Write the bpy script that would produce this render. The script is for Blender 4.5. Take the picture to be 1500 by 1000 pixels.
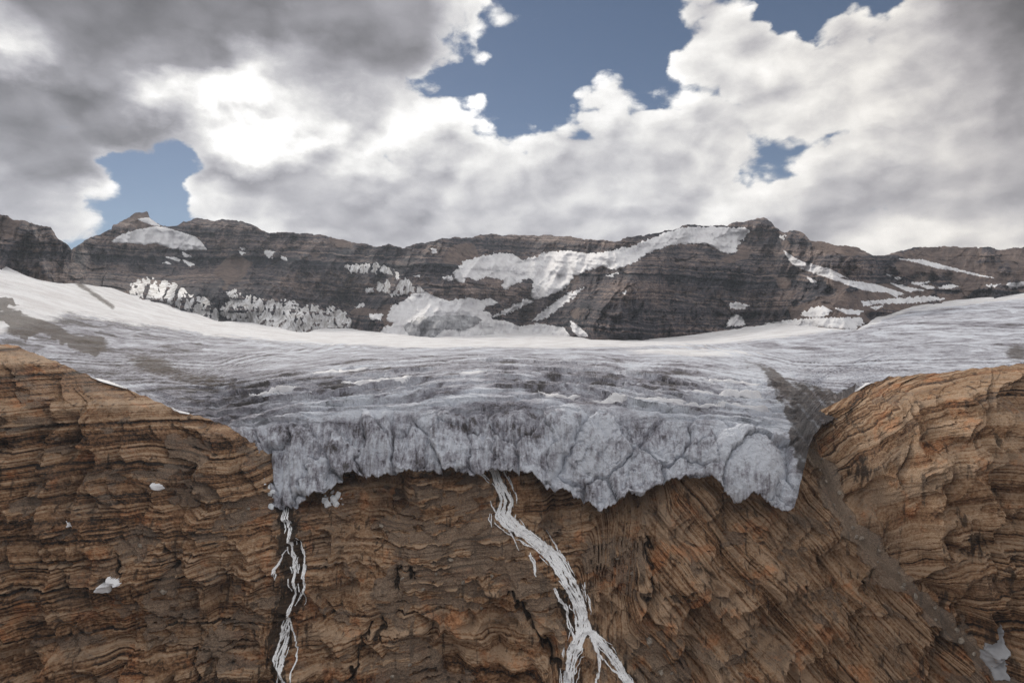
import bpy, math, random
import numpy as np
from mathutils import Vector
R = math.radians
sc = bpy.context.scene
COL = sc.collection
for o in list(bpy.data.objects):
    bpy.data.objects.remove(o, do_unlink=True)

# ---------------------------------------------------------------- camera
cam_d = bpy.data.cameras.new('camera'); cam = bpy.data.objects.new('camera', cam_d)
COL.objects.link(cam); sc.camera = cam
cam.location = (0, 0, 0); cam.rotation_euler = (R(90), 0, 0)
cam_d.sensor_width = 36; cam_d.lens = 24; cam_d.clip_start = 1; cam_d.clip_end = 60000

# ---------------------------------------------------------------- colour management
vs = sc.view_settings
vs.view_transform = 'Standard'; vs.look = 'None'; vs.gamma = 1; vs.exposure = 0.64
vs.use_curve_mapping = False
sc.cycles.max_bounces = 5; sc.cycles.diffuse_bounces = 3
sc.cycles.use_denoising = True; sc.cycles.denoising_prefilter = 'NONE'; sc.cycles.denoising_input_passes = 'RGB_ALBEDO_NORMAL'

# sun stands behind the cloud, ahead and to the left
SUN_AZ, SUN_EL = math.atan2(-0.38, 1.0), R(28)
sd = Vector((math.sin(SUN_AZ) * math.cos(SUN_EL), math.cos(SUN_AZ) * math.cos(SUN_EL), math.sin(SUN_EL)))
sun_d = bpy.data.lights.new('sun', 'SUN'); sun = bpy.data.objects.new('sun', sun_d); COL.objects.link(sun)
sun_d.energy = 1.5; sun_d.angle = R(12); sun_d.color = (1.0, 0.93, 0.83)
sun.rotation_euler = (-sd).to_track_quat('-Z', 'Y').to_euler()


# ---------------------------------------------------------------- node helper
class NT:
    def __init__(s, tree):
        s.t = tree; s.n = tree.nodes; s.l = tree.links

    def put(s, sock, v):
        if v is None: return
        if hasattr(v, 'is_output'): s.l.new(v, sock)
        elif isinstance(v, (tuple, list)):
            sock.default_value = tuple(v) + ((1,) if len(sock.default_value) == 4 and len(v) == 3 else ())
        else: sock.default_value = v

    def m(s, op, a, b=None, c=None, clamp=False):
        n = s.n.new('ShaderNodeMath'); n.operation = op; n.use_clamp = clamp
        for i, v in enumerate((a, b, c)): s.put(n.inputs[i], v)
        return n.outputs[0]

    def v(s, op, a, b=None, scale=None):
        n = s.n.new('ShaderNodeVectorMath'); n.operation = op
        s.put(n.inputs[0], a); s.put(n.inputs[1], b)
        if scale is not None: s.put(n.inputs['Scale'], scale)
        return n.outputs['Value'] if op in ('DOT_PRODUCT', 'LENGTH') else n.outputs[0]

    def noise(s, vec=None, scale=1, detail=4, rough=.55, dim='3D', w=None, dist=0):
        n = s.n.new('ShaderNodeTexNoise'); n.noise_dimensions = dim
        if vec is not None: s.put(n.inputs['Vector'], vec)
        if w is not None: s.put(n.inputs['W'], w)
        s.put(n.inputs['Scale'], scale); s.put(n.inputs['Detail'], detail)
        s.put(n.inputs['Roughness'], rough); s.put(n.inputs['Distortion'], dist)
        return n.outputs[0]

    def sm(s, x, a, b, lo=0., hi=1.):
        n = s.n.new('ShaderNodeMapRange'); n.interpolation_type = 'SMOOTHSTEP'
        s.put(n.inputs[0], x); s.put(n.inputs[1], a); s.put(n.inputs[2], b); s.put(n.inputs[3], lo); s.put(n.inputs[4], hi)
        return n.outputs[0]

    def mix(s, f, a, b, mode='MIX'):
        n = s.n.new('ShaderNodeMix'); n.data_type = 'RGBA'; n.blend_type = mode
        s.put(n.inputs[0], f); s.put(n.inputs[6], a); s.put(n.inputs[7], b)
        return n.outputs[2]

    def ramp(s, f, stops):
        n = s.n.new('ShaderNodeValToRGB'); s.put(n.inputs[0], f)
        e = n.color_ramp.elements
        while len(e) < len(stops): e.new(.5)
        for i, (p, c) in enumerate(stops):
            e[i].position = p; e[i].color = tuple(c) + (1,)
        return n.outputs[0]

    def attr(s, name):
        n = s.n.new('ShaderNodeAttribute'); n.attribute_name = name
        return n.outputs['Fac']


# ---------------------------------------------------------------- world: sky with broken cloud
w = bpy.data.worlds.new('World'); sc.world = w; w.use_nodes = True
g = NT(w.node_tree); g.n.clear()
out = g.n.new('ShaderNodeOutputWorld'); bg = g.n.new('ShaderNodeBackground'); g.l.new(bg.outputs[0], out.inputs[0])
bg.inputs[1].default_value = 0.1
sky = g.n.new('ShaderNodeTexSky'); sky.sky_type = 'NISHITA'; sky.sun_disc = False
sky.sun_elevation = SUN_EL; sky.sun_rotation = SUN_AZ; sky.altitude = 2400; sky.air_density = 1.0; sky.dust_density = .4; sky.ozone_density = 2
tc = g.n.new('ShaderNodeTexCoord'); d = g.v('NORMALIZE', tc.outputs['Generated'])
sep = g.n.new('ShaderNodeSeparateXYZ'); g.l.new(d, sep.inputs[0])



# broken cloud: coverage and brightness by bearing and height (the same belt of cloud goes on all round)
ROWS = [0, 50, 100, 150, 200, 250, 300, 350]
LUM = [[125, 128, 130, 130, 132, 130, 140, 145, 150, 185, 205, 210, 210, 210, 222, 215, 205, 222, 195, 150, 105],
       [170, 135, 126, 126, 130, 138, 135, 135, 150, 200, 235, 220, 220, 225, 230, 222, 220, 222, 200, 160, 120],
       [235, 165, 160, 155, 165, 215, 185, 160, 165, 235, 230, 225, 235, 235, 222, 228, 230, 218, 198, 170, 138],
       [140, 118, 160, 255, 290, 290, 240, 195, 225, 248, 225, 225, 240, 235, 215, 218, 230, 224, 202, 182, 155],
       [150, 136, 126, 155, 275, 295, 280, 245, 250, 250, 225, 232, 238, 226, 208, 216, 224, 218, 206, 195, 172],
       [170, 152, 180, 200, 165, 165, 190, 205, 200, 218, 216, 214, 200, 200, 222, 228, 205, 186, 182, 178, 175],
       [182, 178, 225, 215, 235, 205, 180, 175, 190, 200, 194, 204, 216, 208, 228, 216, 186, 186, 200, 200, 190],
       [188, 230, 232, 222, 242, 238, 208, 186, 192, 200, 205, 205, 212, 216, 216, 204, 198, 218, 230, 224, 216]]
COV = [[1, 1, 1, 1, 1, 1, 1, 1, 1, .8, .2, -.3, -.3, -.1, .5, .1, -.1, .3, .95, 1, 1],
       [1, 1, 1, 1, 1, 1, 1, 1, 1, .5, .1, -.3, -.3, .1, .7, .7, .55, .7, 1, 1, 1],
       [1, 1, 1, 1, 1, 1, 1, 1, .95, .15, -.1, -.1, .4, .35, .7, .75, .9, 1, 1, 1, 1],
       [1, 1, 1, 1, 1, 1, 1, 1, 1, .55, .1, .05, .65, .4, .55, .8, 1, 1, 1, 1, 1],
       [1, 1, 1, 1, 1, 1, 1, .9, .55, .75, .35, .4, .9, 1, 1, .75, .6, 1, 1, 1, 1],
       [1, 1, .2, .15, 1, 1, 1, 1, .95, 1, 1, .95, 1, 1, 1, .7, .95, 1, 1, 1, 1],
       [1, 1, .3, 0, .7, 1, 1, 1, 1, 1, 1, 1, 1, 1, .9, .85, 1, .9, 1, 1, 1],
       [1, 1, .4, .2, .7, .9, 1, 1, 1, 1, 1, 1, 1, 1, 1, 1, .95, 1, 1, 1, 1]]
P0 = g.v('MULTIPLY', d, (1, 1, 1.6))
wn = g.n.new('ShaderNodeTexNoise'); g.put(wn.inputs['Vector'], P0); g.put(wn.inputs['Scale'], 5.5); g.put(wn.inputs['Detail'], 6); g.put(wn.inputs['Roughness'], .58)
wv = g.v('SCALE', g.v('SUBTRACT', wn.outputs[1], (.5, .5, .5)), scale=.17)
dw = g.v('ADD', d, wv)
sw = g.n.new('ShaderNodeSeparateXYZ'); g.l.new(dw, sw.inputs[0])
az = g.m('ARCTAN2', sw.outputs[0], sw.outputs[1])
azp = g.m('SUBTRACT', g.m('PINGPONG', g.m('ADD', az, R(37)), R(74)), R(37))
uu = g.m('TANGENT', azp)
hor = g.m('SQRT', g.m('ADD', g.m('MULTIPLY', sw.outputs[0], sw.outputs[0]), g.m('MULTIPLY', sw.outputs[1], sw.outputs[1])))
vv = g.m('DIVIDE', sw.outputs[2], g.m('MULTIPLY', g.m('MAXIMUM', hor, .05), g.m('COSINE', azp)))
fu = g.m('ADD', g.m('MULTIPLY', uu, 1 / 1.5), .5, clamp=True)
row = g.m('MINIMUM', g.m('MAXIMUM', g.m('MULTIPLY', g.m('SUBTRACT', .5, vv), 20.0), 0.0), 7.0)
Lm = Cm = None
for i in range(8):
    rp = g.n.new('ShaderNodeValToRGB'); g.put(rp.inputs[0], fu); rp.color_ramp.interpolation = 'EASE'
    e = rp.color_ramp.elements
    while len(e) < 21: e.new(.5)
    for k in range(21):
        e[k].position = k / 20
        e[k].color = ((LUM[i][k] / 255) ** 2.45, (COV[i][k] + .5) / 1.5, min(max((k - 12) / 7, 0), 1), 1)
    wgt = g.m('MAXIMUM', g.m('SUBTRACT', 1.0, g.m('ABSOLUTE', g.m('SUBTRACT', row, float(i)))), 0.0)
    sp_ = g.n.new('ShaderNodeSeparateColor'); g.l.new(rp.outputs[0], sp_.inputs[0])
    Lm = g.m('MULTIPLY', sp_.outputs[0], wgt) if Lm is None else g.m('MULTIPLY_ADD', sp_.outputs[0], wgt, Lm)
    Wm = sp_.outputs[2]
    Cm = g.m('MULTIPLY', sp_.outputs[1], wgt) if Cm is None else g.m('MULTIPLY_ADD', sp_.outputs[1], wgt, Cm)
hi = g.sm(vv, .52, .75)                                        # higher up the same bright broken cloud goes on
Lm = g.m('ADD', g.m('MULTIPLY', Lm, g.m('SUBTRACT', 1.0, hi)), g.m('MULTIPLY', hi, .80))
Cm = g.m('ADD', g.m('MULTIPLY', Cm, g.m('SUBTRACT', 1.0, hi)), g.m('MULTIPLY', hi, .92))
cov = g.m('SUBTRACT', g.m('MULTIPLY', Cm, 1.5), .5)
Pn = g.v('ADD', P0, g.v('SCALE', wv, scale=.35))
SH = tuple(Vector((-.30, .1, .45)).normalized() * .030)
def billow(p, det, vd):
    vo = g.n.new('ShaderNodeTexVoronoi'); vo.feature = 'F1'; g.put(vo.inputs['Vector'], p); g.put(vo.inputs['Scale'], 11.0); g.put(vo.inputs['Detail'], vd); g.put(vo.inputs['Roughness'], .55)
    nn_ = g.noise(p, 9.5, det, .63)
    return g.m('ADD', g.m('MULTIPLY', nn_, .62), g.m('MULTIPLY', g.m('SUBTRACT', .92, vo.outputs['Distance']), .40))
n1 = billow(Pn, 8, 2.0)
n2 = billow(g.v('ADD', Pn, SH), 5, 1.0)
T = g.m('ADD', cov, g.m('MULTIPLY', g.m('SUBTRACT', n1, .33), 1.6))
alpha = g.sm(T, .34, .56)
relief = g.m('MULTIPLY', g.m('SUBTRACT', n1, n2), g.sm(T, .3, 1.3, 2.0, 1.25))
edge = g.m('SUBTRACT', 1.0, g.sm(T, .35, .95))
n3 = g.noise(g.v('ADD', Pn, (4, 2, 9)), 4.2, 4, .55)
lum = g.m('MULTIPLY', Lm, g.m('ADD', g.m('ADD', .83, g.m('MULTIPLY', n3, .42)), relief))
lum = g.m('ADD', lum, g.m('MULTIPLY', edge, .22))
lum = g.m('MAXIMUM', lum, .10)
ccol = g.mix(g.sm(lum, .28, .85), (.945, .925, 1.0), (1.0, .985, .965))
ccol = g.mix(g.m('MULTIPLY', Wm, .8), ccol, g.mix(1.0, ccol, (1.0, .955, .895), 'MULTIPLY'))
cl = g.v('SCALE', ccol, scale=g.m('MULTIPLY', lum, 7.0))
skyc = g.v('SCALE', sky.outputs[0], scale=.31)
g.l.new(g.mix(alpha, skyc, cl), bg.inputs[0])

# ---------------------------------------------------------------- numpy noise
rng = np.random.default_rng(7)
PERM = np.tile(rng.permutation(256), 3).astype(np.int32)
ANG = (rng.random(256) * 2 * np.pi)
GX, GY = np.cos(ANG).astype(np.float32), np.sin(ANG).astype(np.float32)
H1 = rng.random(65536).astype(np.float32)


def perlin(x, y, seed=0):
    x = np.asarray(x, np.float32); y = np.asarray(y, np.float32)
    xf = np.floor(x); yf = np.floor(y)
    xi = xf.astype(np.int32) + seed * 17; yi = yf.astype(np.int32) + seed * 31
    fx = x - xf; fy = y - yf
    u = fx * fx * fx * (fx * (fx * 6 - 15) + 10); v = fy * fy * fy * (fy * (fy * 6 - 15) + 10)

    def gr(ix, iy, ax, ay):
        h = PERM[(PERM[ix & 255] + iy) & 255]
        return GX[h] * ax + GY[h] * ay
    a = gr(xi, yi, fx, fy); b = gr(xi + 1, yi, fx - 1, fy)
    c = gr(xi, yi + 1, fx, fy - 1); e = gr(xi + 1, yi + 1, fx - 1, fy - 1)
    return ((a + (b - a) * u) * (1 - v) + (c + (e - c) * u) * v) * 1.5


def fb(x, y, seed=0, o=4, gain=.5):
    r = 0; a = 1
    for k in range(o):
        r = r + perlin(x * 2 ** k, y * 2 ** k, seed + k * 3) * a; a *= gain
    return r


def ridged(x, y, seed=0, o=4, gain=.5):
    r = 0; a = 1
    for k in range(o):
        r = r + (1 - np.abs(perlin(x * 2 ** k, y * 2 ** k, seed + k * 5)) * 2.2) * a; a *= gain
    return r


def hsh(a, b, seed):
    h = (a.astype(np.int64) * 73856093) ^ (b.astype(np.int64) * 19349663) ^ (seed * 83492791)
    return H1[(h ^ (h >> 13)) & 65535]


def worley(x, y, seed):
    xi = np.floor(x); yi = np.floor(y)
    f1 = np.full(x.shape, 9., np.float32); f2 = f1.copy(); idd = np.zeros(x.shape, np.float32); ox = f1 * 0; oy = f1 * 0
    for a in (-1, 0, 1):
        for b in (-1, 0, 1):
            cx = xi + a; cy = yi + b
            h = hsh(cx, cy, seed); k = hsh(cx, cy, seed + 7)
            dx = x - cx - .1 - .8 * h; dy = y - cy - .1 - .8 * k
            q = np.sqrt(dx * dx + dy * dy)
            nearer = q < f1
            f2 = np.where(nearer, f1, np.minimum(f2, q)); ox = np.where(nearer, dx, ox); oy = np.where(nearer, dy, oy)
            idd = np.where(nearer, hsh(cx, cy, seed + 13), idd); f1 = np.where(nearer, q, f1)
    return f1, f2, idd, ox, oy


def facets(x, y, seed, tilt=1.0):
    """angular broken blocks: every cell has its own height and tilt; second value marks the cracks"""
    f1, f2, idd, ox, oy = worley(x, y, seed)
    t1 = np.modf(idd * 37.3)[0] - .5; t2 = np.modf(idd * 91.7)[0] - .5
    return (idd - .5) + tilt * (t1 * ox + t2 * oy) * 2, np.clip(1 - (f2 - f1) / .12, 0, 1)


def sstep(x, a, b):
    t = np.clip((x - a) / (b - a), 0, 1); return t * t * (3 - 2 * t)


def beds(s, x, seed, h, wid, groove=0.):
    """jointed rock beds: a random protrusion for every bed and for every block along it"""
    r = np.random.default_rng(seed)
    th = h * (.35 + 1.3 * r.random(4000)); bd = np.cumsum(th) - h * 1500
    idx = np.searchsorted(bd, s.ravel()).reshape(s.shape)
    pr = r.random(4001).astype(np.float32); wd = (wid * (.5 + r.random(4001))).astype(np.float32); of = r.random(4001).astype(np.float32) * 50
    q = x / wd[idx] + of[idx]; cell = np.floor(q)
    low = bd[np.clip(idx - 1, 0, 3999)]; fs = (s - low); fq = (q - cell) * wd[idx]
    cut = np.clip(1 - fs / 1.7, 0, 1) * (hsh(cell, idx, seed + 3) > .35) + .7 * np.clip(1 - fq / 1.6, 0, 1) * (hsh(cell, idx, seed + 5) > .55)
    return pr[idx] * .6 + hsh(cell, idx, seed) * .5 - .5 - groove * cut


def line(px, pts):
    return np.interp(px, [p[0] for p in pts], [p[1] for p in pts])


def polydist(px, py, pts):
    """distance in px to a polyline"""
    d = np.full(np.shape(px), 1e9, np.float32)
    for (x0, y0), (x1, y1) in zip(pts[:-1], pts[1:]):
        dx, dy = x1 - x0, y1 - y0
        t = np.clip(((px - x0) * dx + (py - y0) * dy) / (dx * dx + dy * dy + 1e-9), 0, 1)
        d = np.minimum(d, np.hypot(px - x0 - t * dx, py - y0 - t * dy))
    return d


def inside(px, py, pts):
    r = np.zeros(np.shape(px), bool); n = len(pts)
    for i in range(n):
        x0, y0 = pts[i]; x1, y1 = pts[(i + 1) % n]
        if y0 == y1: continue
        c = ((py < y0) != (py < y1)) & (px < (x1 - x0) * (py - y0) / (y1 - y0) + x0)
        r ^= c
    return r


def sdist(px, py, pts):
    d = polydist(px, py, list(pts) + [pts[0]])
    return np.where(inside(px, py, pts), d, -d)


def world(px, py, D):
    return np.stack([D * (px - 750) / 1000, D, D * (500 - py) / 1000], -1)


# ---------------------------------------------------------------- mesh helpers
def mesh_obj(name, verts, quads, mats, attrs=None, smooth=True, parent=None, **props):
    me = bpy.data.meshes.new(name)
    V = np.ascontiguousarray(verts, np.float32).reshape(-1, 3); Q = np.ascontiguousarray(quads, np.int32)
    k = Q.shape[1]
    me.vertices.add(len(V)); me.vertices.foreach_set('co', V.ravel())
    me.loops.add(Q.size); me.loops.foreach_set('vertex_index', Q.ravel())
    me.polygons.add(len(Q)); me.polygons.foreach_set('loop_start', np.arange(0, Q.size, k, dtype=np.int32))
    me.polygons.foreach_set('use_smooth', np.full(len(Q), smooth, bool))
    me.update(calc_edges=True)
    for an, arr in (attrs or {}).items():
        a = me.attributes.new(an, 'FLOAT', 'POINT'); a.data.foreach_set('value', np.ascontiguousarray(arr, np.float32).ravel())
    me.materials.append(mats)
    o = bpy.data.objects.new(name, me); COL.objects.link(o)
    if parent: o.parent = parent
    for kk, vv in props.items(): o[kk] = vv
    return o


def gridquads(nr, nc):
    i = np.arange(nr - 1)[:, None] * nc + np.arange(nc - 1)[None]
    return np.stack([i, i + nc, i + nc + 1, i + 1], -1).reshape(-1, 4)


class Layer:
    """columns of constant bearing, rows running down from a crest line to a foot line"""
    def __init__(s, x0, x1, nc, nr, top, bot, pw=1.0):
        s.x = np.linspace(x0, x1, nc); s.top = top(s.x); s.bot = bot(s.x); s.nr = nr; s.nc = nc; s.pw = pw
        s.t = np.linspace(0, 1, nr)
        s.PX = np.broadcast_to(s.x, (nr, nc)).astype(np.float32)
        s.PY = (s.top + (s.bot - s.top) * s.t[:, None] ** pw).astype(np.float32)

    def sample(s, A, px, py):
        fx = np.clip((px - s.x[0]) / (s.x[-1] - s.x[0]) * (s.nc - 1), 0, s.nc - 1.001)
        tp = np.interp(px, s.x, s.top); bt = np.interp(px, s.x, s.bot)
        fy = np.clip((py - tp) / (bt - tp), 0, 1) ** (1 / s.pw) * (s.nr - 1); fy = np.clip(fy, 0, s.nr - 1.001)
        i = fy.astype(int); j = fx.astype(int); u = fx - j; v = fy - i
        return (A[i, j] * (1 - u) + A[i, j + 1] * u) * (1 - v) + (A[i + 1, j] * (1 - u) + A[i + 1, j + 1] * u) * v


def gsm(A, sig, ax):
    k = np.arange(-int(3 * sig), int(3 * sig) + 1); wt = np.exp(-k * k / (2 * sig * sig)); wt /= wt.sum()
    pad = [(0, 0)] * A.ndim; pad[ax] = (len(k) // 2,) * 2
    B = np.pad(A, pad, mode='edge')
    return np.apply_along_axis(lambda m: np.convolve(m, wt, 'valid'), ax, B)


def table(cols):
    """log-depth surface from (px, [(py, depth)...]) columns, as a smooth lookup grid"""
    ys = np.arange(250, 1300, 2.0); xs = np.arange(-200, 1701, 10.0)
    L = []
    for px, pts in cols:
        pts = sorted(pts); yy = [p[0] for p in pts]; dd = np.log([p[1] for p in pts])
        v = np.interp(ys, yy, dd)
        lo = (dd[1] - dd[0]) / (yy[1] - yy[0]); hi = (dd[-1] - dd[-2]) / (yy[-1] - yy[-2])
        v = np.where(ys < yy[0], dd[0] + (ys - yy[0]) * lo, v); v = np.where(ys > yy[-1], dd[-1] + (ys - yy[-1]) * hi, v)
        L.append(v)
    L = np.array(L); cx = [c[0] for c in cols]
    G = np.stack([np.interp(xs, cx, L[:, i]) for i in range(len(ys))])
    G = gsm(gsm(G, 4, 0), 4, 1)

    def f(px, py):
        fx = np.clip((px + 200) / 10, 0, len(xs) - 1.001); fy = np.clip((py - 250) / 2, 0, len(ys) - 1.001)
        i = fy.astype(int); j = fx.astype(int); u = fx - j; v = fy - i
        return np.exp((G[i, j] * (1 - u) + G[i, j + 1] * u) * (1 - v) + (G[i + 1, j] * (1 - u) + G[i + 1, j + 1] * u) * v)
    return f


# ---------------------------------------------------------------- materials
def new_mat(name):
    m = bpy.data.materials.new(name); m.use_nodes = True
    n = NT(m.node_tree); b = n.n['Principled BSDF']
    geo = n.n.new('ShaderNodeNewGeometry')
    return m, n, b, geo.outputs['Position']


def stretch(n, pos, sc_):
    return n.v('MULTIPLY', pos, sc_)


def bump(n, b, h, dist, strength=1.0):
    x = n.n.new('ShaderNodeBump'); n.put(x.inputs['Height'], h); x.inputs['Distance'].default_value = dist; x.inputs['Strength'].default_value = strength
    n.l.new(x.outputs[0], b.inputs['Normal'])


def rock_material():
    m, n, b, pos = new_mat('banded_rock')
    s = n.attr('strata'); tone = n.attr('tone')
    swarp = n.m('ADD', s, n.m('MULTIPLY', n.noise(pos, .09, 4), 1.1))
    fine = n.noise(dim='1D', w=swarp, scale=.42, detail=3, rough=.6)
    coarse = n.noise(dim='1D', w=n.m('ADD', s, n.m('MULTIPLY', n.noise(pos, .02, 3), 8.0)), scale=.055, detail=3, rough=.6)
    grain = n.noise(pos, .55, 6, .65)
    patch = n.noise(pos, .035, 5, .6)
    msk = n.sm(n.noise(n.v('ADD', pos, (7, 70, 31)), .022, 4, .6), .38, .60)
    fine_ = n.m('ADD', .5, n.m('MULTIPLY', n.m('SUBTRACT', fine, .5), n.m('ADD', .3, n.m('MULTIPLY', msk, .9))))
    f = n.m('ADD', n.m('MULTIPLY', fine_, .66), n.m('ADD', n.m('MULTIPLY', coarse, .44), n.m('MULTIPLY', grain, .40)))
    f = n.m('ADD', n.m('MULTIPLY', n.m('SUBTRACT', f, .71), 1.7), .625)
    f = n.m('ADD', f, n.m('MULTIPLY', n.m('SUBTRACT', n.attr('blk'), .5), .34))
    f = n.m('ADD', f, n.m('MULTIPLY', n.m('SUBTRACT', tone, .47), .34))
    c = n.ramp(n.m('SUBTRACT', f, .13), [(.28, (.026, .019, .016)), (.37, (.095, .060, .040)), (.45, (.215, .126, .070)), (.53, (.33, .205, .122)), (.62, (.47, .33, .215)), (.76, (.64, .51, .39))])
    rust = n.sm(n.noise(n.v('ADD', pos, (50, 9, 4)), .05, 5, .65), .53, .68)
    c = n.mix(n.m('MULTIPLY', rust, .6), c, n.mix(1.0, c, (1.25, .78, .48), 'MULTIPLY'))
    grey = n.sm(patch, .50, .66)
    c = n.mix(n.m('MULTIPLY', grey, .3), c, n.ramp(grain, [(.3, (.12, .11, .10)), (.7, (.30, .275, .25))]))
    # seepage stains running down the face
    st = n.noise(stretch(n, pos, (.30, .10, .022)), 1.0, 4, .6)
    c = n.mix(n.m('MULTIPLY', n.sm(st, .57, .68), .72), c, (.035, .028, .024))
    # scree
    sp = n.noise(pos, 1.3, 5, .75)
    scr = n.ramp(sp, [(.32, (.12, .104, .09)), (.5, (.27, .235, .205)), (.68, (.48, .43, .38))])
    scr = n.mix(n.sm(n.attr('scree'), 1.0, 1.5), scr, n.ramp(sp, [(.32, (.20, .188, .175)), (.5, (.36, .338, .315)), (.68, (.56, .53, .50))]))
    scm = n.sm(n.m('ADD', n.attr('scree'), n.m('MULTIPLY', n.m('SUBTRACT', n.m('ADD', n.m('MULTIPLY', grain, .5), n.m('MULTIPLY', patch, .5)), .5), 1.9)), .32, .54)
    c = n.mix(n.m('MULTIPLY', scm, n.sm(sp, .30, .55, .95, .60)), c, scr)
    wet = n.sm(n.m('ADD', n.attr('wet'), n.m('MULTIPLY', n.m('SUBTRACT', n.noise(stretch(n, pos, (.5, .2, .06)), 1, 4), .5), 1.1)), .40, .62)
    c = n.mix(n.m('MULTIPLY', wet, .86), c, (.020, .015, .012))
    c = n.mix(1.0, c, (.92, .80, .70), 'MULTIPLY')
    n.l.new(c, b.inputs['Base Color'])
    n.put(b.inputs['Roughness'], n.sm(wet, 0, 1, .92, .55)); b.inputs['Specular IOR Level'].default_value = .25
    bump(n, b, n.m('ADD', n.noise(pos, .9, 6, .72), n.m('MULTIPLY', fine_, .6)), 2.2, 1.0)
    return m


def mountain_material():
    m, n, b, pos = new_mat('dark_mountain_rock')
    s = n.attr('strata')
    sw = n.m('ADD', s, n.m('MULTIPLY', n.noise(pos, .012, 4), 22.0))
    fine = n.noise(dim='1D', w=sw, scale=.10, detail=4, rough=.65)
    coarse = n.noise(dim='1D', w=sw, scale=.017, detail=2)
    grain = n.noise(pos, .06, 6, .68)
    f = n.m('ADD', n.m('MULTIPLY', fine, .42), n.m('ADD', n.m('MULTIPLY', coarse, .36), n.m('MULTIPLY', grain, .46)))
    f = n.m('ADD', n.m('MULTIPLY', n.m('SUBTRACT', f, .62), 1.45), .64)
    f = n.m('ADD', f, n.m('MULTIPLY', n.m('SUBTRACT', n.noise(pos, .0045, 4, .6), .5), .55))
    c = n.ramp(n.m('SUBTRACT', f, .12), [(.38, (.016, .018, .025)), (.47, (.050, .049, .058)), (.55, (.105, .092, .092)), (.65, (.19, .150, .128)), (.80, (.34, .29, .25))])
    scr = n.sm(n.m('ADD', n.attr('scree'), n.m('MULTIPLY', n.m('SUBTRACT', grain, .5), .8)), .4, .65)
    c = n.mix(n.m('MULTIPLY', scr, .8), c, n.ramp(n.noise(pos, .03, 5), [(.3, (.10, .080, .072)), (.7, (.20, .155, .125))]))
    c = n.mix(1.0, c, (1.22, 1.16, 1.20), 'MULTIPLY')
    n.l.new(c, b.inputs['Base Color']); b.inputs['Roughness'].default_value = .95; b.inputs['Specular IOR Level'].default_value = .15
    bump(n, b, n.noise(pos, .16, 6, .7), 5.0, .9)
    return m


def ice_material():
    m, n, b, pos = new_mat('glacier_ice')
    dirt = n.attr('dirt'); snow = n.attr('snow'); face = n.attr('face'); brown = n.attr('brown'); band = n.attr('band')
    big = n.noise(pos, .018, 5, .6); med = n.noise(pos, .11, 6, .65); fine = n.noise(pos, .6, 5, .7)
    streak = n.noise(stretch(n, pos, (.42, .25, .028)), 1, 5, .65)
    lines = n.noise(n.n.new('ShaderNodeCombineXYZ').outputs[0], 1) if False else n.noise(dim='1D', w=n.m('ADD', band, n.m('MULTIPLY', n.noise(stretch(n, pos, (.006, .003, .01)), 1, 3), 7.0)), scale=.9, detail=4, rough=.7)
    q = n.m('ADD', n.m('MULTIPLY', big, .55), n.m('MULTIPLY', med, .40))
    q = n.m('ADD', q, n.m('MULTIPLY', n.mix(face, lines, streak), .62))
    q = n.m('ADD', q, n.m('MULTIPLY', n.m('SUBTRACT', fine, .5), .30))
    q = n.m('ADD', n.m('MULTIPLY', n.m('SUBTRACT', q, .785), n.m('ADD', 1.1, n.m('MULTIPLY', face, .22))), .775)
    q = n.m('ADD', n.m('SUBTRACT', q, .34), n.m('MULTIPLY', n.m('SUBTRACT', dirt, .5), .55))
    ice = n.ramp(q, [(.28, (.70, .73, .80)), (.39, (.50, .505, .56)), (.50, (.31, .302, .345)), (.58, (.155, .145, .150)), (.76, (.06, .054, .05))])
    sn = n.sm(n.m('ADD', snow, n.m('ADD', n.m('MULTIPLY', n.m('SUBTRACT', lines, .5), .9), n.m('MULTIPLY', n.m('SUBTRACT', med, .5), .7))), .40, .64)
    snc = n.mix(n.sm(big, .35, .7), (.88, .88, .90), (.72, .70, .71))
    c = n.mix(sn, ice, snc)
    br = n.sm(n.m('ADD', brown, n.m('MULTIPLY', n.m('SUBTRACT', med, .5), 1.0)), .30, .70)
    c = n.mix(n.m('MULTIPLY', br, .82), c, n.ramp(n.m('ADD', n.m('MULTIPLY', fine, .5), n.m('MULTIPLY', n.noise(stretch(n, pos, (.25, .04, .06)), 1, 5, .7), .5)), [(.36, (.03, .023, .018)), (.5, (.085, .064, .050)), (.66, (.19, .152, .122))]))
    n.l.new(c, b.inputs['Base Color']); b.inputs['Roughness'].default_value = .85; b.inputs['Specular IOR Level'].default_value = .06
    bump(n, b, n.m('ADD', n.m('MULTIPLY', med, 2.5), fine), 1.6, .9)
    return m


def snow_material(name, c0, c1, streaky):
    m, n, b, pos = new_mat(name)
    fl = n.noise(stretch(n, pos, (.10, .02, .012)), 1, 5, .65); q = n.noise(pos, .03, 5, .6)
    f = n.mix(streaky, q, fl)
    c = n.ramp(f, [(.38, c0), (.60, c1)])
    n.l.new(c, b.inputs['Base Color']); b.inputs['Roughness'].default_value = .7; b.inputs['Specular IOR Level'].default_value = .2
    bump(n, b, n.noise(pos, .12, 5, .65), 2.0, .5)
    return m


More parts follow.
